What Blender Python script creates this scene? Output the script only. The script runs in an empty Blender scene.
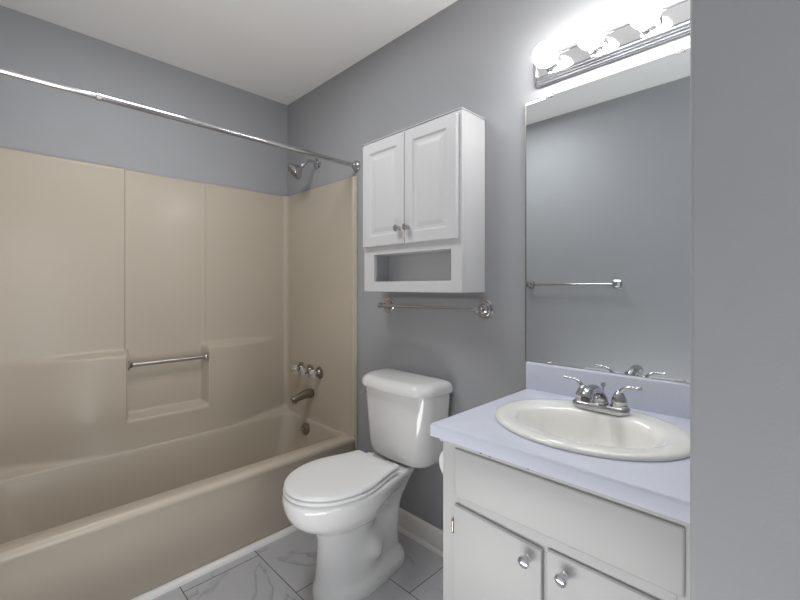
import bpy, bmesh, math, random
from mathutils import Vector, Matrix
R = math.radians
random.seed(4)
# ------------------------------------------------------------------ camera, world, lights, exposure
# Room coordinates used below: a = distance to the left along the sink wall, b = distance towards the sink wall, h = height.
def W(a, b, h): return Vector((-a, b, h))
CAMH = 1.197
sc = bpy.context.scene
C = sc.collection
cam_d = bpy.data.cameras.new('camera'); cam = bpy.data.objects.new('camera', cam_d); C.objects.link(cam)
cam.location = (0, 0, CAMH); cam.rotation_euler = (R(90), 0, R(45))
cam_d.sensor_width = 36; cam_d.lens = 407 / 800 * 36; cam_d.shift_y = -13 / 800; cam_d.clip_start = 0.01
sc.camera = cam
w = bpy.data.worlds.new('world'); sc.world = w; w.use_nodes = True
w.node_tree.nodes['Background'].inputs[0].default_value = (0.85, 0.92, 1, 1)
w.node_tree.nodes['Background'].inputs[1].default_value = 0.5
def area(name, loc, rot, sx, sy, power, col):
    l = bpy.data.lights.new(name, 'AREA'); l.shape = 'RECTANGLE'; l.size = sx; l.size_y = sy; l.energy = power; l.color = col
    o = bpy.data.objects.new(name, l); C.objects.link(o); o.location = loc; o.rotation_euler = rot
    return o
# fill lamps added out of view to even out the room light
area('passage_fill', W(-1.22, 0.30, 1.15), (R(122), 0, R(90)), 0.6, 1.8, 10.5, (0.97, 0.98, 1.0))  # added fill shining in from the passage side
area('overhead_fill', W(1.45, 0.50, 2.42), (0, 0, 0), 0.5, 0.4, 7.5, (.98, .99, 1.0))  # added overhead fill, not a fixture of the room
area('floor_fill', W(.66, 0.16, .10), (R(180), 0, 0), 1.0, 0.34, 6.5, (1, .99, .98))  # added upward fill near the floor, standing in for bounced light
BULB = 24.0
sc.view_settings.view_transform = 'Standard'; sc.view_settings.look = 'None'
sc.view_settings.gamma = 1; sc.view_settings.use_curve_mapping = False
sc.view_settings.exposure = 0.53

# ------------------------------------------------------------------ materials
def srgb(r, g, b):
    f = lambda c: (c/255/12.92) if c/255 <= .04045 else ((c/255+.055)/1.055)**2.4
    return (f(r), f(g), f(b), 1)
def mat(name, col, rough=.5, metal=0, bump=0, bscale=200, spec=.5, coat=0, emit=0, trans=0, var=0, vscale=3):
    m = bpy.data.materials.new(name); m.use_nodes = True
    nt = m.node_tree; p = nt.nodes['Principled BSDF']
    p.inputs['Base Color'].default_value = col; p.inputs['Roughness'].default_value = rough
    p.inputs['Metallic'].default_value = metal; p.inputs['Specular IOR Level'].default_value = spec
    p.inputs['Coat Weight'].default_value = coat; p.inputs['Transmission Weight'].default_value = trans
    p.inputs['Coat Roughness'].default_value = .16 if name.startswith('almond') else .03
    if emit:
        p.inputs['Emission Color'].default_value = (1, .985, .97, 1); p.inputs['Emission Strength'].default_value = emit
    tc = nt.nodes.new('ShaderNodeTexCoord')
    if bump:
        n = nt.nodes.new('ShaderNodeTexNoise'); n.inputs['Scale'].default_value = bscale; n.inputs['Detail'].default_value = 3
        bp = nt.nodes.new('ShaderNodeBump'); bp.inputs['Strength'].default_value = bump; bp.inputs['Distance'].default_value = .002
        nt.links.new(tc.outputs['Object'], n.inputs['Vector']); nt.links.new(n.outputs['Fac'], bp.inputs['Height'])
        nt.links.new(bp.outputs['Normal'], p.inputs['Normal'])
    if var:
        n = nt.nodes.new('ShaderNodeTexNoise'); n.inputs['Scale'].default_value = vscale; n.inputs['Detail'].default_value = 4
        r = nt.nodes.new('ShaderNodeValToRGB')
        r.color_ramp.elements[0].position = .3; r.color_ramp.elements[1].position = .7
        r.color_ramp.elements[0].color = tuple(c*(1-var) for c in col[:3]) + (1,)
        r.color_ramp.elements[1].color = tuple(min(1, c*(1+var)) for c in col[:3]) + (1,)
        nt.links.new(tc.outputs['Object'], n.inputs['Vector']); nt.links.new(n.outputs['Fac'], r.inputs[0])
        nt.links.new(r.outputs[0], p.inputs['Base Color'])
    return m
M = dict(
    wall=mat('grey_wall_paint', srgb(161, 162, 165), .55, bump=.12, bscale=260, spec=.35, var=.02),
    ceil=mat('ceiling_paint', srgb(243, 242, 240), .9, bump=.1, bscale=180, spec=.2),
    trim=mat('white_trim_paint', srgb(238, 237, 234), .4, var=.02),
    cab=mat('white_cabinet_paint', srgb(207, 207, 208), .38, bump=.03, bscale=60),
    cabin=mat('white_cabinet_interior', srgb(240, 240, 240), .5),
    vanity=mat('old_white_vanity_paint', srgb(190, 190, 189), .42, bump=.12, bscale=40, var=.02),
    porcelain=mat('white_porcelain', srgb(230, 230, 229), .09, coat=.5, var=.005),
    seat=mat('white_plastic_seat', srgb(232, 232, 232), .22, var=.005),
    sink=mat('ivory_porcelain', srgb(246, 245, 240), .1, coat=.5, var=.005),
    counter=mat('lilac_laminate', srgb(212, 216, 229), .42, var=.015, vscale=120),
    tub=mat('almond_fibreglass', srgb(187, 176, 160), .38, bump=.05, bscale=9, coat=.14, var=.02, vscale=2.2),
    chrome=mat('chrome', (.80, .80, .82, 1), .08, 1, var=.01),
    dim_chrome=mat('darkened_chrome', (.56, .56, .57, 1), .12, 1, var=.04, vscale=50),  # chrome with darker reflections put into its base colour
    steel=mat('brushed_steel', (.52, .50, .47, 1), .28, 1, var=.03, vscale=30),
    dull=mat('tarnished_metal', (.30, .265, .225, 1), .3, 1, var=.1, vscale=60),
    nickel=mat('nickel_knob', (.55, .54, .53, 1), .25, 1, var=.02),
    dark=mat('dark_gap', (.015, .014, .013, 1), .6, var=.05),
    mirror=mat('mirror_glass', (.80, .84, .85, 1), .012, 1),
    acrylic=mat('clear_acrylic', (.9, .9, .88, 1), .12, trans=.7, var=.01),
    bulb=mat('glowing_globe', (1, 1, 1, 1), .3, emit=BULB),
    caulk=mat('yellowed_caulk', srgb(190, 188, 165), .5, var=.08, vscale=30),
    paper=mat('white_tissue_paper', srgb(232, 232, 230), .9, bump=.15, bscale=90),
)
def floor_material():
    m = bpy.data.materials.new('marble_floor_tile'); m.use_nodes = True
    nt = m.node_tree; N = nt.nodes; L = nt.links; p = N['Principled BSDF']
    geo = N.new('ShaderNodeTexCoord'); sep = N.new('ShaderNodeSeparateXYZ'); L.new(geo.outputs['Object'], sep.inputs[0])
    def mth(op, x, y=None, z=None):
        n = N.new('ShaderNodeMath'); n.operation = op
        for i, v in enumerate((x, y, z)):
            if v is None: continue
            if isinstance(v, (int, float)): n.inputs[i].default_value = v
            else: L.new(v, n.inputs[i])
        return n.outputs[0]
    TW, TL = .312, .62
    rowf = mth('DIVIDE', mth('SUBTRACT', sep.outputs['Y'], .527 - 4*TW), TW)
    row = mth('FLOOR', rowf); fr = mth('FRACT', rowf)
    # joints lie at a = 1.725 - .31*row ; world x = -a
    colf = mth('DIVIDE', mth('SUBTRACT', mth('SUBTRACT', sep.outputs['X'], mth('MULTIPLY', row, .315)), -1.73 - 4*.315 - 20*TL), TL)
    col = mth('FLOOR', colf); fc = mth('FRACT', colf)
    dr = mth('MULTIPLY', mth('SUBTRACT', .5, mth('ABSOLUTE', mth('SUBTRACT', fr, .5))), TW)
    dc = mth('MULTIPLY', mth('SUBTRACT', .5, mth('ABSOLUTE', mth('SUBTRACT', fc, .5))), TL)
    d = mth('MINIMUM', dr, dc)
    g = N.new('ShaderNodeMapRange'); g.inputs[1].default_value = .0010; g.inputs[2].default_value = .0022
    L.new(d, g.inputs[0])
    # every tile cuts its own piece of the veining
    off = N.new('ShaderNodeCombineXYZ'); L.new(mth('MULTIPLY', row, 3.7), off.inputs[0]); L.new(mth('MULTIPLY', col, 5.3), off.inputs[1])
    L.new(mth('ADD', mth('MULTIPLY', row, 1.9), col), off.inputs[2])
    add = N.new('ShaderNodeVectorMath'); L.new(geo.outputs['Object'], add.inputs[0]); L.new(off.outputs[0], add.inputs[1])
    n1 = N.new('ShaderNodeTexNoise'); n1.inputs['Scale'].default_value = 1.9; n1.inputs['Detail'].default_value = 7; n1.inputs['Distortion'].default_value = .9
    L.new(add.outputs[0], n1.inputs['Vector'])
    v = mth('ABSOLUTE', mth('SUBTRACT', n1.outputs['Fac'], .5))
    r = N.new('ShaderNodeValToRGB'); L.new(v, r.inputs[0])
    e = r.color_ramp.elements
    e[0].position = 0; e[0].color = srgb(158, 159, 163)
    e[1].position = .012; e[1].color = srgb(184, 184, 186)
    k = e.new(.12); k.color = srgb(190, 190, 192)
    n2 = N.new('ShaderNodeTexNoise'); n2.inputs['Scale'].default_value = 3; n2.inputs['Detail'].default_value = 3
    L.new(add.outputs[0], n2.inputs['Vector'])
    mk = N.new('ShaderNodeMapRange'); mk.inputs[1].default_value = .45; mk.inputs[2].default_value = .6; L.new(n2.outputs['Fac'], mk.inputs[0])
    mx0 = N.new('ShaderNodeMix'); mx0.data_type = 'RGBA'; L.new(mk.outputs[0], mx0.inputs['Factor'])
    mx0.inputs['A'].default_value = srgb(184, 184, 187); L.new(r.outputs[0], mx0.inputs['B'])
    mx = N.new('ShaderNodeMix'); mx.data_type = 'RGBA'; L.new(g.outputs[0], mx.inputs['Factor'])
    mx.inputs['A'].default_value = srgb(74, 74, 78); L.new(mx0.outputs['Result'], mx.inputs['B'])
    L.new(mx.outputs['Result'], p.inputs['Base Color'])
    p.inputs['Roughness'].default_value = .22
    bp = N.new('ShaderNodeBump'); bp.inputs['Distance'].default_value = .001; bp.inputs['Strength'].default_value = .5
    L.new(g.outputs[0], bp.inputs['Height']); L.new(bp.outputs['Normal'], p.inputs['Normal'])
    return m
M['floor'] = floor_material()

# ------------------------------------------------------------------ helpers
def obj(name, bm, m, parent=None, smooth=True, bevel=0, seg=2, angle=40, loc=None):
    bmesh.ops.remove_doubles(bm, verts=bm.verts, dist=1e-6)
    bmesh.ops.recalc_face_normals(bm, faces=bm.faces)
    me = bpy.data.meshes.new(name); bm.to_mesh(me); bm.free()
    me.materials.append(M[m])
    if smooth:
        for p in me.polygons: p.use_smooth = True
        me.set_sharp_from_angle(angle=R(angle))
    o = bpy.data.objects.new(name, me); C.objects.link(o)
    if bevel:
        bv = o.modifiers.new('edge', 'BEVEL'); bv.width = bevel; bv.segments = seg; bv.limit_method = 'ANGLE'; bv.angle_limit = R(35)
        bv.harden_normals = False
    if parent:
        o.parent = parent
        o.matrix_parent_inverse = parent.matrix_basis.inverted()
    return o
def thing(name, label, cat, loc, group=None):
    o = bpy.data.objects.new(name, None); C.objects.link(o); o.location = loc
    o.empty_display_size = .05
    o['label'] = label; o['category'] = cat
    if group: o['group'] = group
    return o
def struct(name, bm, m, **k):
    o = obj(name, bm, m, **k); o['kind'] = 'structure'; return o
def NB(): return bmesh.new()
def box(bm, a0, a1, b0, b1, h0, h1):
    vs = [bm.verts.new(W(a, b, h)) for h in (h0, h1) for b in (b0, b1) for a in (a0, a1)]
    for f in ((0,1,3,2),(4,5,7,6),(0,1,5,4),(2,3,7,6),(0,2,6,4),(1,3,7,5)): bm.faces.new([vs[i] for i in f])
    return bm
def loft(bm, rings, closed=True, cap0=True, cap1=True, wrap=False):
    V = [[bm.verts.new(p) for p in r] for r in rings]
    n = len(V[0]); m = len(V)
    for i in range(m if wrap else m-1):
        A, B = V[i], V[(i+1) % m]
        for j in range(n if closed else n-1):
            k = (j+1) % n
            bm.faces.new((A[j], A[k], B[k], B[j]))
    if not wrap:
        if cap0: bm.faces.new(V[0])
        if cap1: bm.faces.new(V[-1])
    return bm
def frame(d):
    d = d.normalized(); u = Vector((0,0,1)) if abs(d.z) < .9 else Vector((1,0,0))
    x = d.cross(u).normalized(); y = x.cross(d).normalized(); return x, y
def lathe(bm, o, d, prof, n=32):
    "prof: (distance along d, radius)"
    d = d.normalized(); x, y = frame(d); rings = []
    for s, r in prof:
        rings.append([o + d*s + (x*math.cos(2*math.pi*i/n) + y*math.sin(2*math.pi*i/n))*max(r, 1e-4) for i in range(n)])
    return loft(bm, rings)
def tube(bm, pts, rad, n=16, flat=None):
    "swept tube along pts; rad number or list; flat scales the vertical axis of the section"
    m = len(pts); rings = []
    if not isinstance(rad, (list, tuple)): rad = [rad]*m
    px = None
    for i in range(m):
        d = (pts[min(i+1, m-1)] - pts[max(i-1, 0)]).normalized()
        if px is None: x, y = frame(d)
        else:
            x = (px - d*px.dot(d)).normalized(); y = d.cross(x).normalized() * (1 if True else -1)
        px = x
        k = flat if flat else 1
        rings.append([pts[i] + x*math.cos(2*math.pi*j/n)*rad[i] + y*math.sin(2*math.pi*j/n)*rad[i]*k for j in range(n)])
    return loft(bm, rings)
def curve(ctrl, n=24):
    "Catmull-Rom through control points"
    P = [ctrl[0]*2-ctrl[1]] + list(ctrl) + [ctrl[-1]*2-ctrl[-2]]
    out = []; seg = len(ctrl)-1
    for i in range(n+1):
        u = i/n*seg; k = min(int(u), seg-1); t = u-k
        p0, p1, p2, p3 = P[k:k+4]
        out.append(.5*((2*p1)+(p2-p0)*t+(2*p0-5*p1+4*p2-p3)*t*t+(3*p1-p0-3*p2+p3)*t**3))
    return out
def rrect(a0, a1, b0, b1, r, h, k=8):
    "rounded rectangle ring at height h"
    r = max(r, 1e-4); out = []
    for (ca, cb, s) in ((a1-r, b1-r, 0), (a0+r, b1-r, 90), (a0+r, b0+r, 180), (a1-r, b0+r, 270)):
        for i in range(k+1):
            t = R(s + 90*i/k); out.append(W(ca + r*math.cos(t), cb + r*math.sin(t), h))
    return out
def vrect(a0, a1, h0, h1, r, b, k=6):
    "rounded rectangle ring standing upright at depth b"
    r = max(r, 1e-4); out = []
    for (ca, ch, s) in ((a1-r, h1-r, 0), (a0+r, h1-r, 90), (a0+r, h0+r, 180), (a1-r, h0+r, 270)):
        for i in range(k+1):
            t = R(s + 90*i/k); out.append(W(ca + r*math.cos(t), b, ch + r*math.sin(t)))
    return out
def ell(ca, cb, ra, rb, h, n=96):
    return [W(ca + ra*math.cos(2*math.pi*i/n), cb + rb*math.sin(2*math.pi*i/n), h) for i in range(n)]
def sm(x):
    x = max(0., min(1., x)); return x*x*(3-2*x)

BW, AW, HC, BO = 1.425, 2.514, 2.44, -0.062    # sink wall, tub wall, ceiling, wall behind the camera
VR, VB = .11, .65                              # corner of the near wall
# ------------------------------------------------------------------ structure
struct('floor', box(NB(), -1.4, AW+.1, BO-.1, BW+.1, -.06, 0), 'floor', smooth=False)
struct('ceiling', box(NB(), -1.4, AW+.1, BO-.1, BW+.1, HC, HC+.06), 'ceil', smooth=False)
struct('wall_back', box(NB(), VR-.02, AW+.1, BW, BW+.1, 0, HC), 'wall', smooth=False)
struct('wall_left', box(NB(), AW, AW+.1, BO-.1, BW+.1, 0, HC), 'wall', smooth=False)
struct('wall_front', box(NB(), -1.4, AW+.1, BO-.1, BO, 0, HC), 'wall', smooth=False)
struct('wall_right', box(NB(), -1.4, VR, VB, BW+.1, 0, HC), 'wall', bevel=.006, seg=3)
bb = NB()
prof = [(0,0),(.020,0),(.020,.006),(.017,.015),(.0125,.020),(.012,.085),(.009,.094),(.004,.100),(0,.105)]
loft(bb, [[W(a, BW-p[0], p[1]) for p in prof] for a in (.70, 1.775)])
struct('baseboard_back', bb, 'trim')
tb = NB()
prof = [(0,0),(.024,0),(.0235,.006),(.021,.012),(.016,.018),(.008,.021),(0,.022)]
loft(tb, [[W(1.797-p[0], b, p[1]) for p in prof] for b in (BO, BW)])
struct('trim_1', tb, 'trim')

# ------------------------------------------------------------------ bathtub with its moulded surround
TA, TH, TS = 1.757, .372, 1.809     # tub front edge, rim height, top of surround
tub = thing('bathtub', 'almond fibreglass bathtub with moulded wall surround and soap niche, along the left wall', 'bathtub', W(2.1, .7, 0))
b0, b1 = BO+.004, BW-.004
rings = []
for (o_, h) in ((.045,.001),(.043,.02),(.030,.15),(.016,.27),(.012,.325),(.004,.338),(0,.346),(.001,.356),(.006,.365),(.014,.370),(.026,TH)):
    rings.append(rrect(TA+o_, AW-.003, b0, b1, .004, h))
ia0, ia1, ib0, ib1 = 1.835, 2.4325, b0+.018, b1-.020
for (i_, h, r) in ((-.004,TH-.0005,.06),(0,TH-.004,.062),(.005,TH-.014,.065),(.009,TH-.03,.07),(.030,.24,.09),(.048,.14,.11),(.064,.085,.12),(.085,.062,.12),(.12,.055,.10)):
    rings.append(rrect(ia0+i_, ia1-i_, ib0+i_*1.4, ib1-i_*1.0, r, h))
obj('tub_basin', loft(NB(), rings), 'tub', tub, angle=50)
# long back panel: relief measured from the wall
def relief(b, h):
    d = .020
    blk = sm((b+.02)/.42)*sm((1.40-b)/.42)
    col = sm((b-.480)/.006)*sm((.888-b)/.011)
    nic = sm((b-.490)/.008)*sm((.884-b)/.030)
    low = sm((.880-h)/.040)
    opn = sm((h-.510)/.036)
    d += .047*blk*low*(1-nic*opn)
    d -= .012*col*sm((h-.5)/.03)
    d += .0135*blk*max(0, (.51-h)/.14)**1.6
    for e, r in ((b - (b0+.012), .030), (b1-.012 - b, .030), (h-TH, .0008+.045*(1-blk))):
        if e < r: d += r - math.sqrt(max(0, r*r - (r-max(e, 0))**2))
    return d
bm = NB(); nb, nh = 420, 235
grid = []
for j in range(nh+1):
    h = TH - .006 + (TS-TH+.006)*j/nh
    grid.append([W(AW - relief(b0+.008+(b1-b0-.016)*i/nb, h) + (.004 if j == nh else 0), b0+.008+(b1-b0-.016)*i/nb, h) for i in range(nb+1)])
grid.append([W(AW-.001, p.y, TS) for p in grid[-1]])
loft(bm, grid, closed=False, cap0=False, cap1=False)
obj('back_panel', bm, 'tub', tub, angle=60)
# end panels with a rounded front flange
for (bw, sg) in ((b1+.003, -1), (b0-.003, 1)):
    p = [(AW-.004, .014), (1.812, .014), (1.800, .015), (1.790, .018), (1.782, .020), (1.772, .019), (1.765, .014), (1.762, .006), (1.762, 0), (AW-.004, 0)]
    bm = NB(); hs = [TH-.02, TH+.004, TH+.012, TH+.025, TH+.06, TS-.006, TS-.001, TS]
    rs = []
    for i, h in enumerate(hs):
        f = [.008, .006, .004, .002, 0, 0, -.002, -.006][i]
        rs.append([W(a, bw + sg*((d+f) if d > .001 else d), h) for a, d in p])
    loft(bm, rs)
    obj('end_panel', bm, 'tub', tub, angle=50)
bm = NB(); box(bm, 1.752, 1.762, b1-.010, b1+.004, .30, TS+.002)
obj('caulk_line', bm, 'caulk', tub, bevel=.003)
# grab bar inside the niche
gb = thing('grab_bar', 'brushed metal grab bar across the soap niche of the tub surround', 'grab bar', W(2.462, .68, .795))
obj('bar', lathe(NB(), W(2.462, .490, .795), W(0,1,0), [(0,.0118),(.394,.0118)], 20), 'steel', gb)
for bpos, dd, m_ in ((.4905, 1, 'dull'), (.8795, -1, 'steel')):
    obj('flange', lathe(NB(), W(2.462, bpos, .795), W(0,dd,0), [(0,.026),(.003,.026),(.005,.023),(.008,.016),(.016,.014),(.018,.012)], 28), m_, gb)

# ------------------------------------------------------------------ tub fittings
def handle(a, lab):
    t = thing('tub_faucet_handle', lab, 'faucet handle', W(a, b1-.012, .675), 'clear faucet handles on the tub end wall')
    o = W(a, b1-.011, .675); d = W(0,-1,0)
    obj('flange', lathe(NB(), o, d, [(0,.037),(.003,.037),(.007,.033),(.011,.022),(.022,.016),(.024,.013),(.040,.012)]), 'dull', t)
    bm = NB(); x, y = frame(d); rs = []
    for s, r in ((.032,.012),(.036,.019),(.045,.023),(.058,.024),(.066,.021),(.070,.012),(.070,.001)):
        rs.append([o + d*s + (x*math.cos(2*math.pi*i/48) + y*math.sin(2*math.pi*i/48))*r*(1+.10*math.cos(6*2*math.pi*i/48)) for i in range(48)])
    loft(bm, rs); obj('knob', bm, 'acrylic', t)
    obj('cap', lathe(NB(), o, d, [(.0705,.009),(.073,.009),(.0745,.006),(.075,.001)], 20), 'steel', t)
handle(2.305, 'tub faucet handle nearest the corner, leftmost of the three')
handle(2.205, 'middle handle of the three tub faucet handles')
handle(2.102, 'tub faucet handle farthest right, nearest the toilet')
sp = thing('tub_spout', 'tarnished metal tub spout below the three faucet handles', 'tub spout', W(2.192, b1-.012, .535))
o = W(2.192, b1-.011, .535)
pts = curve([o, o+W(0,-.04,0), o+W(0,-.09,-.010), o+W(0,-.128,-.020), o+W(0,-.135,-.023)], 16)
obj('spout_body', tube(NB(), pts, [.029,.029,.0285,.028,.027,.026,.025,.024,.023,.0225,.022,.0215,.021,.0205,.020,.018,.014], 28), 'dull', sp)
obj('outlet', lathe(NB(), o+W(0,-.119,-.030), W(0,0,-1), [(0,.0145),(.014,.0145),(.014,.012),(.004,.011)], 24), 'dull', sp)
ov = thing('overflow_plate', 'round metal overflow plate with trip lever below the tub spout', 'overflow plate', W(2.215, 1.353, .305))
dov = W(0,-1,.16)
oo = W(2.215, 1.378, .312)
obj('plate', lathe(NB(), oo, dov, [(-.01,.036),(.004,.036),(.007,.033),(.009,.022),(.013,.018),(.014,.001)]), 'dull', ov)
obj('lever', tube(NB(), [oo+dov*.012, oo+W(0,-.022,.004), oo+W(0,-.040,.002)], [.006,.005,.006], 12), 'steel', ov)

# ------------------------------------------------------------------ shower head and curtain rod
sh = thing('shower_fitting', 'chrome shower head on a curved arm high on the end wall', 'shower head', W(2.147, BW, 1.962))
o = W(2.147, BW, 1.962)
obj('flange', lathe(NB(), o, W(0,-1,0), [(0,.035),(.004,.035),(.009,.027),(.013,.014),(.013,.010)]), 'dim_chrome', sh)
pts = curve([o, o+W(0,-.05,.006), o+W(0,-.078,-.006), o+W(0,-.105,-.032)], 18)
obj('shower_arm', tube(NB(), pts, .0095, 18), 'dim_chrome', sh)
d = W(.30,-.60,-.60).normalized(); q = o+W(0,-.098,-.025)
obj('spray_head', lathe(NB(), q, d, [(0,.012),(.012,.014),(.018,.012),(.022,.013),(.036,.022),(.056,.041),(.072,.051),(.082,.052),(.086,.049)], 36), 'dim_chrome', sh)
obj('spray_face', lathe(NB(), q, d, [(.080,.047),(.0875,.047),(.0885,.030),(.0885,.001)], 36), 'dull', sh)
rd = thing('shower_curtain_rod', 'long straight chrome shower curtain rod spanning above the tub', 'curtain rod', W(1.762, .7, 1.866))
obj('outer_tube', lathe(NB(), W(1.762, .262, 1.866), W(0,1,0), [(0,.0095),(.001,.0122),(BW-.262-.002,.0122)], 24), 'dim_chrome', rd)
obj('inner_tube', lathe(NB(), W(1.762, BO+.002, 1.866), W(0,1,0), [(0,.0100),(.262-BO+.02,.0100)], 24), 'dim_chrome', rd)
obj('tube_collar', lathe(NB(), W(1.762, .255, 1.866), W(0,1,0), [(0,.0110),(.001,.0136),(.014,.0136),(.015,.012)], 24), 'steel', rd)
for bp, s in ((BW, -1), (BO, 1)):
    obj('end_flange', lathe(NB(), W(1.762, bp, 1.866), W(0,s,0), [(0,.030),(.006,.030),(.010,.028),(.016,.020),(.030,.017),(.031,.014)], 28), 'dim_chrome', rd)

# ------------------------------------------------------------------ towel bars
def towel_bar(name, lab, aL, aR, b, s, h, square):
    t = thing(name, lab, 'towel bar', W((aL+aR)/2, b, h))
    for a in (aL, aR):
        if square:
            f = obj('bracket', loft(NB(), [vrect(a-k, a+k, h-k, h+k, .004, b+s*y) for k, y in ((.027,0),(.027,.006),(.022,.010),(.014,.013),(.013,.030),(.017,.034),(.017,.056),(.014,.059))]), 'dim_chrome', t)
        else:
            obj('flange', lathe(NB(), W(a,b,h), W(0,s,0), [(0,.039),(.004,.040),(.007,.037),(.007,.031),(.012,.030),(.014,.026),(.013,.021),(.019,.019),(.023,.012),(.032,.009),(.042,.0095),(.050,.013),(.064,.0145),(.072,.011),(.076,.002)], 36), 'dim_chrome', t)
    obj('bar', lathe(NB(), W(aR-.010, b+s*(.045 if square else .060), h), W(1,0,0), [(0,.0075),(aL-aR+.020,.0075)], 20), 'dim_chrome', t)
    return t
towel_bar('towel_bar', 'chrome towel bar with round stepped mounts on the wall under the white cabinet', 1.505, .930, BW, -1, 1.106, False)
towel_bar('towel_bar', 'chrome towel bar with square mounts, seen reflected in the mirror', 1.485, .877, BO, 1, 1.215, True)

# ------------------------------------------------------------------ wall cabinet
wc = thing('wall_cabinet', 'white two-door wall cabinet with open shelf hung above the toilet', 'cabinet', W(1.223, BW, 1.175))
a0, a1, fb, h0, h1 = .933, 1.512, 1.284, 1.176, 1.880
bm = NB()
box(bm, a0, a0+.014, fb, BW, h0, h1); box(bm, a1-.014, a1, fb, BW, h0, h1)
box(bm, a0+.014, a1-.014, fb, BW, h1-.014, h1); box(bm, a0+.014, a1-.014, fb, BW, h0, h0+.014)
box(bm, a0+.014, a1-.014, fb+.004, BW, 1.352, 1.366)
obj('cabinet_body', bm, 'cab', wc, bevel=.001)
bm = NB(); box(bm, a0+.014, a1-.014, BW-.008, BW-.001, h0+.014, h1-.014); obj('back_panel', bm, 'cabin', wc)
bm = NB()
fo, fi = fb-.016, fb
# face frame: stiles and rails round the open shelf and the doors
box(bm, a0, a0+.052, fo, fi, h0, h1); box(bm, a1-.072, a1, fo, fi, h0, h1)
box(bm, a0+.052, a1-.072, fo, fi, h0, h0+.046); box(bm, a0+.052, a1-.072, fo, fi, 1.347, 1.40); box(bm, a0+.052, a1-.072, fo, fi, 1.84, h1)
obj('face_frame', bm, 'cab', wc, bevel=.0012)
bm = NB(); loft(bm, [rrect(a0-.004, a1+.004, fo-.004, BW, .002, h1+z) for z in (0, .004)]); obj('top_panel', bm, 'cab', wc, bevel=.001)
def panel_door(al, ar, hb, ht, knob_a, knob_h, hinge_side):
    d = NB(); f = fo-.001; k = 6
    seq = [(0,0),(0,.015),(.003,.018),(.047,.018),(.052,.013),(.056,.011),(.066,.011),(.082,.0165),(.086,.017)]
    loft(d, [vrect(ar+i, al-i, hb+i, ht-i, .0015, f-y, 3) for i, y in seq])
    dr = obj('cabinet_door', d, 'cab', wc, angle=12)
    o = W(knob_a, f-.018, knob_h)
    obj('knob', lathe(NB(), o, W(0,-1,0), [(0,.009),(.003,.008),(.008,.006),(.013,.007),(.018,.0145),(.024,.0155),(.028,.013),(.030,.006),(.030,.001)], 28), 'nickel', dr)
panel_door(1.502, 1.2255, 1.384, 1.866, 1.252, 1.452, 1)
panel_door(1.2225, .947, 1.384, 1.866, 1.198, 1.452, 0)

# ------------------------------------------------------------------ toilet
TC = 1.315; TK = 1.286
toi = thing('toilet', 'white porcelain toilet with closed lid between the tub and the vanity', 'toilet', W(TC, 1.1, 0))
def egg(bf, bb, hw, hwb, h, n=64, wide=.42, rb=.05, bump=None):
    "half width grows elliptically from the front to the widest place, then eases to hwb and rounds at the back"
    L = bb-bf; side = []
    for i in range(n+1):
        s = (1-math.cos(math.pi*i/n))/2; b = bf + L*s
        if s < wide: wd = hw*math.sqrt(max(0, 1-((wide-s)/wide)**2))
        else: wd = hw + (hwb-hw)*sm((s-wide)/(1-wide))
        e = bb-b
        if e < rb: wd = wd - rb + math.sqrt(max(0, rb*rb-(rb-e)**2)) if wd > rb else wd*math.sqrt(max(0, 1-((rb-e)/rb)**2))
        if bump: wd += bump(b, h)*min(1, wd/.05)
        side.append((max(wd, 0), b))
    ring = [W(TC-x, b, h) for x, b in side] + [W(TC+x, b, h) for x, b in reversed(side[1:-1] if side[-1][0] < 1e-4 else side[1:])]
    if side[0][0] > 1e-6: pass
    return ring
def eggring(bf, bb, hw, hwb, h, **k):
    k.setdefault('rb', .05)
    r = egg(bf, bb, hw, hwb, h, **k)
    return r
def bump(b, h):
    g = lambda cb, ch, sb, sh, A: A*math.exp(-((b-cb)/sb)**2-((h-ch)/sh)**2)
    return g(1.085,.145,.042,.040,.030) + g(1.235,.20,.035,.10,.012) + g(1.13,.245,.05,.045,-.026) + g(1.03,.27,.06,.04,.006) + g(1.14,.34,.06,.04,-.010)
prof = [ # h, front, back, half width, back half width
 (0,.864,1.290,.113,.085),(.006,.862,1.292,.115,.088),(.036,.864,1.292,.113,.087),(.050,.868,1.288,.107,.078),(.062,.871,1.278,.101,.064),
 (.08,.873,1.268,.097,.056),(.11,.876,1.264,.094,.054),(.14,.878,1.262,.092,.052),(.17,.880,1.260,.090,.052),(.20,.880,1.260,.089,.054),(.235,.876,1.261,.089,.058),
 (.262,.866,1.264,.094,.062),(.280,.847,1.267,.105,.067),(.294,.820,1.270,.123,.072),(.309,.794,1.274,.140,.078),(.328,.774,1.278,.155,.087),
 (.350,.760,1.282,.166,.096),(.374,.750,1.288,.173,.106),(.397,.745,1.294,.177,.116),(.411,.745,1.298,.178,.122),(.420,.748,1.298,.176,.122),(.426,.755,1.295,.170,.118)]
rs = []
def cr(p0, p1, p2, p3, t): return .5*((2*p1)+(p2-p0)*t+(2*p0-5*p1+4*p2-p3)*t*t+(3*p1-p0-3*p2+p3)*t**3)
fine = []
for i in range(len(prof)-1):
    P = [prof[max(i-1, 0)], prof[i], prof[i+1], prof[min(i+2, len(prof)-1)]]
    for t in ((0, .25, .5, .75) if 3 < i < 17 else (0, .5)):
        h_ = P[1][0] + (P[2][0]-P[1][0])*t
        fine.append((h_,) + tuple(cr(P[0][k], P[1][k], P[2][k], P[3][k], t) for k in (1, 2, 3, 4)))
fine.append(prof[-1])
for h, bf, bk, hw, hwb in fine:
    rs.append(egg(bf, bk, hw, hwb, h, rb=.06 if h < .06 else .03, bump=bump if .04 < h < .36 else None))
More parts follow.
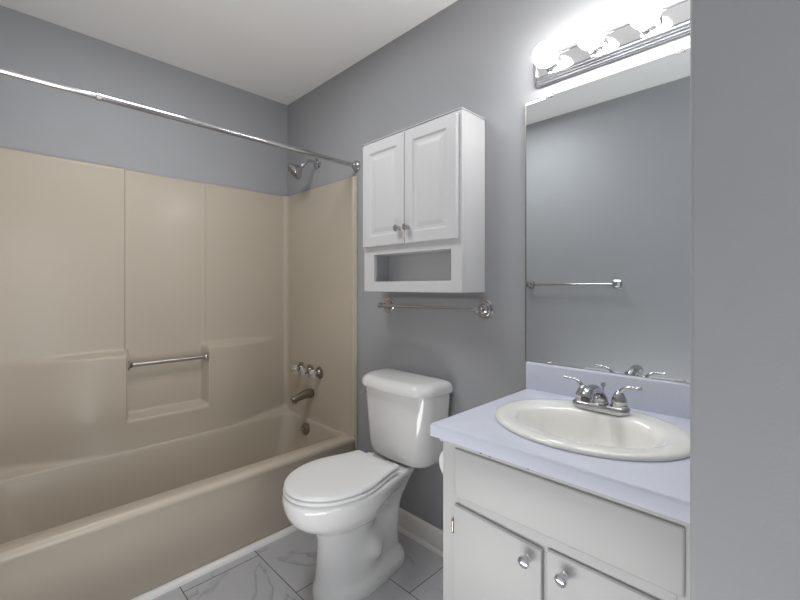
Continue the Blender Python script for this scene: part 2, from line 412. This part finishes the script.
obj('bowl', loft(NB(), rs), 'porcelain', toi, angle=60)
for s in (-1, 1):
    obj('bolt_cap', lathe(NB(), W(TC+s*.094, 1.085, .040), W(s*.9, -.1, .55), [(0,.014),(.010,.013),(.016,.009),(.018,.001)], 20), 'porcelain', toi)
def seatring(i, h): return egg(.748+i, 1.182-i, .176-i, .132-i, h, wide=.50, rb=.012)
obj('seat', loft(NB(), [seatring(i, h) for i, h in ((.016,.4265),(.014,.4295),(.003,.4300),(0,.4335),(0,.437),(.002,.4405),(.008,.4425))]), 'seat', toi, angle=60)
obj('lid', loft(NB(), [seatring(i, h) for i, h in ((.018,.443),(.016,.4465),(.005,.4472),(.003,.450),(.003,.454),(.006,.4585),(.014,.461),(.05,.463),(.10,.4635))]), 'seat', toi, angle=60)
for s in (-1, 1):
    bm = NB(); loft(bm, [rrect(TC+s*.078-.02+i, TC+s*.078+.02-i, 1.184+i, 1.214-i, .006, h) for i, h in ((0,.426),(0,.441),(.003,.446),(.008,.448))])
    obj('seat_hinge', bm, 'seat', toi)
def tring(hw, bf, h, bow=.020, r=.045, bk=1.398, n=14):
    "tank section: bowed front, rounded corners"
    pts = []
    for (sa, sb, s) in ((1, 1, 0), (-1, 1, 90), (-1, -1, 180), (1, -1, 270)):
        rr = .02 if sb > 0 else r
        ca = TK + sa*(hw-rr); cb = (bk-rr) if sb > 0 else (bf+rr)
        for i in range(n+1):
            t = R(s+90*i/n); pts.append([ca+rr*math.cos(t), cb+rr*math.sin(t)])
        if s == 180:
            for i in range(1, 12): pts.append([TK-(hw-r) + 2*(hw-r)*i/12, bf])
    out = []
    for a, b in pts:
        k = max(0, 1-((a-TK)/hw)**2)
        f = (bk-b)/(bk-bf)
        out.append(W(a, b - bow*k*max(0, f), h))
    return out
tank = NB()
loft(tank, [tring(hw, bf, h, r=r) for hw, bf, h, r in ((.120,1.290,.430,.03),(.145,1.265,.434,.04),(.164,1.252,.442,.05),(.174,1.246,.455,.055),(.180,1.242,.475,.055),(.192,1.238,.60,.052),(.203,1.234,.742,.05))])
obj('tank', tank, 'porcelain', toi, angle=60)
obj('tank_lid', loft(NB(), [tring(hw, bf, h, r=.065, bow=.028, bk=bk) for hw, bf, h, bk in ((.200,1.230,.7425,1.400),(.209,1.219,.7435,1.403),(.213,1.216,.749,1.405),(.214,1.215,.762,1.405),(.211,1.219,.777,1.403),(.203,1.226,.787,1.398),(.192,1.237,.793,1.390),(.178,1.250,.796,1.380))]), 'porcelain', toi, angle=60)
bm = NB()
tube(bm, [W(TK+.198, 1.29, .702), W(TK+.212, 1.29, .702)], .011, 16)
tube(bm, [W(TK+.211, 1.292, .702), W(TK+.217, 1.27, .700), W(TK+.219, 1.235, .695)], [.006,.0065,.008], 14)
obj('flush_lever', bm, 'chrome', toi)

# ------------------------------------------------------------------ vanity
va = thing('vanity_cabinet', 'white painted two-door vanity cabinet under the sink counter', 'cabinet', W(.415, 1.15, 0))
vl, vr, vf, vt = .712, VR+.002, .880, .782
bm = NB()
box(bm, vl-.016, vl, vf+.018, BW-.002, 0, vt); box(bm, vr, vr+.016, vf+.018, BW-.002, 0, vt)
box(bm, vr+.016, vl-.016, vf+.018, BW-.002, .09, .106); box(bm, vr+.016, vl-.016, BW-.012, BW-.002, .106, vt)
obj('carcass', bm, 'vanity', va, bevel=.001)
bm = NB()
box(bm, vl-.055, vl, vf, vf+.018, .0, vt); box(bm, vr, vr+.055, vf, vf+.018, 0, vt)
box(bm, vr+.055, vl-.055, vf, vf+.018, .60, vt); box(bm, .392, .438, vf, vf+.018, .10, .60); box(bm, vr+.055, vl-.055, vf, vf+.018, .10, .14)
box(bm, vr+.055, vl-.055, vf+.05, vf+.06, 0, .10)
obj('face_frame', bm, 'vanity', va, bevel=.0015)
bm = NB(); loft(bm, [vrect(.155+i, .669-i, .638+i, .7645-i, .004, vf-y) for i, y in ((0,0),(0,.003),(.002,.0045),(.004,.005))])
obj('false_drawer_front', bm, 'vanity', va, angle=30)
bm = NB(); loft(bm, [rrect(vr, vl+.006, vf-.008, vf+.02, .002, h) for h in (.772, .784)])
obj('top_rail', bm, 'vanity', va, bevel=.002)
for a, wdt, z in ((.58,.006,.776),(.568,.010,.779),(.555,.004,.774),(.47,.012,.781),(.452,.005,.777),(.39,.008,.781),(.62,.004,.780)):
    obj('paint_chip', box(NB(), a, a+wdt, vf-.0087, vf-.0075, z, z+.0018), 'dark', va)
def vdoor(al, ar, hb, ht, ka, kh, hinge_a, tilt, tk=0.0):
    d = NB(); loft(d, [vrect(ar+i, al-i, hb+i, ht-i, .002, vf-.0015-y, 3) for i, y in ((0,0),(0,.003+tk),(.002,.006+tk),(.005,.0065+tk))])
    if tilt:
        for v in d.verts: v.co.z -= (al-(-v.co.x))*tilt
    dr = obj('cabinet_door', d, 'vanity', va, angle=25)
    o = W(ka, vf-.008-tk, kh)
    obj('knob', lathe(NB(), o, W(0,-1,0), [(0,.010),(.003,.0095),(.006,.007),(.012,.007),(.016,.0120),(.020,.0138),(.024,.0128),(.027,.008),(.028,.001)], 28), 'chrome', dr)
    for hz in (hb+.07, ht-.055):
        bm = NB(); o = W(hinge_a, vf-.004, hz-.022)
        lathe(bm, o, W(0,0,1), [(0,.0035),(.001,.0045),(.030,.0045),(.031,.0035)], 12)
        for q in (-.004, .034): lathe(bm, o+W(0,0,q), W(0,0,1), [(0,.001),(.0015,.0035),(.003,.001)], 10)
        obj('hinge', bm, 'dull', dr)
vdoor(.668, .421, .125, .616, .453, .575, .6745, .045, .003)
vdoor(.411, .160, .125, .612, .369, .575, .153, 0)
# countertop
CT = .820
ct = thing('countertop', 'pale lilac laminate vanity countertop with backsplash', 'countertop', W(.42, 1.14, CT))
ca0, ca1, cb0, cb1 = VR+.001, .741, .860, BW-.001
SA, SB = .426, 1.138
def rectring(i, h, n=96):
    A0, A1, B0, B1 = ca0+i, ca1-i, cb0+i, cb1
    out = []
    for k in range(n):
        t = 2*math.pi*k/n; dx, dy = math.cos(t), math.sin(t)
        s = min(((A1-SA)/dx if dx > 1e-9 else (A0-SA)/dx if dx < -1e-9 else 1e9), ((B1-SB)/dy if dy > 1e-9 else (B0-SB)/dy if dy < -1e-9 else 1e9))
        out.append([SA+dx*s, SB+dy*s])
    for (x, y) in ((A0,B0),(A1,B0),(A0,B1),(A1,B1)):
        k = min(range(n), key=lambda q: (out[q][0]-x)**2+(out[q][1]-y)**2); out[k] = [x, y]
    return [W(x, y, h) for x, y in out]
bm = NB()
loft(bm, [ell(SA, SB, .235, .198, CT-.036), ell(SA, SB, .235, .198, CT), rectring(.009, CT), rectring(.003, CT-.002), rectring(0, CT-.008), rectring(0, CT-.036)], wrap=True)
obj('counter_slab', bm, 'counter', ct, angle=50)
bm = NB(); loft(bm, [[W(a, b, h) for b, h in ((BW-.001,CT),(1.404,CT),(1.4035,CT+.09),(1.406,CT+.096),(1.411,CT+.098),(BW-.001,CT+.098))] for a in (ca0, ca1)])
obj('backsplash', bm, 'counter', ct, bevel=.0015)
# sink
sk = thing('sink', 'oval ivory drop-in sink set in the lilac countertop', 'sink', W(SA, SB, CT))
sr = []
for ra, rb, h, db in ((.236,.199,CT-.02,0),(.236,.199,CT+.0003,0),(.248,.210,CT+.0003,0),(.250,.212,CT+.004,0),(.248,.210,CT+.009,0),(.241,.203,CT+.0125,0),(.228,.190,CT+.0135,-.001),
    (.205,.160,CT+.0125,-.008),(.192,.143,CT+.010,-.014),(.182,.132,CT+.003,-.017),(.174,.124,CT-.010,-.018),(.160,.112,CT-.035,-.017),(.138,.095,CT-.068,-.014),(.108,.074,CT-.098,-.010),(.070,.052,CT-.122,-.005),(.040,.035,CT-.135,0),(.022,.022,CT-.138,0)):
    sr.append(ell(SA, SB+db, ra, rb, h))
so = [ell(SA, SB, .022, .022, CT-.146), ell(SA, SB-.005, .10, .078, CT-.134), ell(SA, SB-.012, .172, .123, CT-.064), ell(SA, SB-.014, .196, .146, CT-.022)]
obj('basin', loft(NB(), so + sr, wrap=True), 'sink', sk, angle=70)
obj('drain', lathe(NB(), W(SA, SB, CT-.146), W(0,0,1), [(0,.018),(.004,.0215),(.008,.0215),(.009,.016),(.008,.001)], 28), 'chrome', sk)
# faucet
FA, FB, FH = .436, 1.283, CT+.0115
fc = thing('sink_faucet', 'chrome two-handle faucet with winged levers at the back of the sink', 'faucet', W(FA, FB, FH))
bm = NB(); loft(bm, [rrect(FA-.080+i, FA+.080-i, FB-.029+i*.9, FB+.027-i*.9, .026-i*.8, FH+h) for i, h in ((.001,0),(0,.002),(0,.012),(.002,.017),(.006,.020),(.012,.021))])
obj('base_plate', bm, 'dim_chrome', fc, angle=60)
for s in (-1, 1):
    o = W(FA+s*.051, FB, FH+.020)
    hd = obj('lever_handle', lathe(NB(), o, W(0,0,1), [(0,.0235),(.004,.0235),(.006,.0215),(.012,.021),(.014,.022),(.018,.0215),(.028,.017),(.036,.0125),(.042,.009),(.046,.004),(.046,.001)], 32), 'dim_chrome', fc)
    pts = curve([o+W(0,0,.035), o+W(s*.010,0,.050), o+W(s*.029,-.001,.0595), o+W(s*.047,-.002,.0590), o+W(s*.058,-.003,.0610)], 18)
    obj('lever_blade', tube(NB(), pts, [.0088-.0038*min(1, i/9)+.0018*max(0, (i-12)/6) for i in range(19)], 16, flat=.8), 'dim_chrome', hd)
pts = curve([W(FA, FB+.002, FH+.015), W(FA, FB-.006, FH+.042), W(FA, FB-.034, FH+.063), W(FA, FB-.075, FH+.072), W(FA, FB-.108, FH+.066), W(FA, FB-.117, FH+.055)], 26)
rad = [.024-.010*min(1, i/9) for i in range(27)]
for i in range(10, 27): rad[i] = .014 + .0025*sm((i-16)/7)
obj('spout', tube(NB(), pts, rad, 24), 'dim_chrome', fc)
obj('aerator', lathe(NB(), W(FA, FB-.1155, FH+.057), W(0,-.28,-1), [(0,.0125),(.012,.0125),(.012,.010),(.006,.009),(.006,.001)], 24), 'dull', fc)
obj('lift_rod', lathe(NB(), W(FA, FB+.022, FH+.018), W(0,0,1), [(0,.0025),(.045,.0025),(.047,.006),(.053,.007),(.058,.005),(.059,.001)], 16), 'dim_chrome', fc)

# toilet paper beside the vanity
tp = thing('toilet_paper_roll', 'white toilet paper roll on the vanity side under the counter overhang', 'toilet paper', W(.766, .985, .652))
bm = NB(); o = W(.766, .985, .652)
lathe(bm, o, W(0,1,0), [(0,.021),(0,.046),(.004,.050),(.096,.050),(.10,.046),(.10,.021),(.0,.021)], 40)
obj('paper', bm, 'paper', tp)
bm = NB(); lathe(bm, o+W(0,-.012,0), W(0,1,0), [(0,.006),(.124,.006)], 16)
for q in (-.010, .110):
    lathe(bm, W(vl, .985+q, .652), W(1,0,0), [(0,.014),(.004,.013),(.006,.007),(.058,.007),(.060,.004)], 16)
obj('holder', bm, 'porcelain', tp)

# ------------------------------------------------------------------ mirror and light bar
mi = thing('mirror', 'large frameless wall mirror above the sink backsplash', 'mirror', W(.44, BW, .92))
bm = NB(); box(bm, VR+.004, .747, BW-.0065, BW-.001, CT+.100, 1.886)
obj('mirror_glass', bm, 'mirror', mi, smooth=False)
bm = NB(); box(bm, .7472, .7505, BW-.0075, BW-.001, CT+.100, 1.886); obj('edge', bm, 'dull', mi, smooth=False)
for a, h, s in ((.655, 1.886, 1), (.26, 1.886, 1), (.655, CT+.100, -1), (.26, CT+.100, -1)):
    bm = NB(); loft(bm, [vrect(a-.011, a+.011, h-.006 if s > 0 else h-.0015, h+.005 if s > 0 else h+.006, .0035, b) for b in (BW-.0066, BW-.010)])
    obj('clip', bm, 'nickel', mi, bevel=.001)
lt = thing('vanity_light', 'chrome stepped light bar with glowing round bulbs above the mirror', 'light fixture', W(.40, BW, 1.98))
LC, LH, HW = .415, 1.983, .301
bm = NB(); hh = .054
loft(bm, [vrect(LC-HW+i, LC+HW-i, LH-hh+i, LH+hh-i, max(.005, .028-i*.7), BW-.0005-y) for i, y in
    ((0,0),(0,.008),(.002,.010),(.005,.011),(.006,.015),(.008,.018),(.011,.019),(.012,.023),(.014,.026),(.017,.027),(.018,.031),(.020,.033),(.023,.034),(.026,.034),(.027,.031))])
obj('backplate', bm, 'chrome', lt, angle=25)
for k in range(4):
    a = .630-.150*k
    s_ = obj('socket', lathe(NB(), W(a, BW-.031, LH), W(0,-1,0), [(0,.030),(.003,.030),(.005,.024),(.008,.0235),(.010,.021),(.014,.0205),(.016,.019),(.027,.0185),(.028,.016)], 28), 'chrome', lt)
    bm = NB(); bmesh.ops.create_icosphere(bm, subdivisions=4, radius=.0405, matrix=Matrix.Translation(W(a, BW-.095, 1.987)))
    for v in bm.verts:
        r = Vector((v.co.x - W(a,0,0).x, 0, v.co.z-LH)); y = v.co.y-(BW-.095)
        if y > .030: v.co.y += (y-.030)*.9
    obj('globe_bulb', bm, 'bulb', s_)
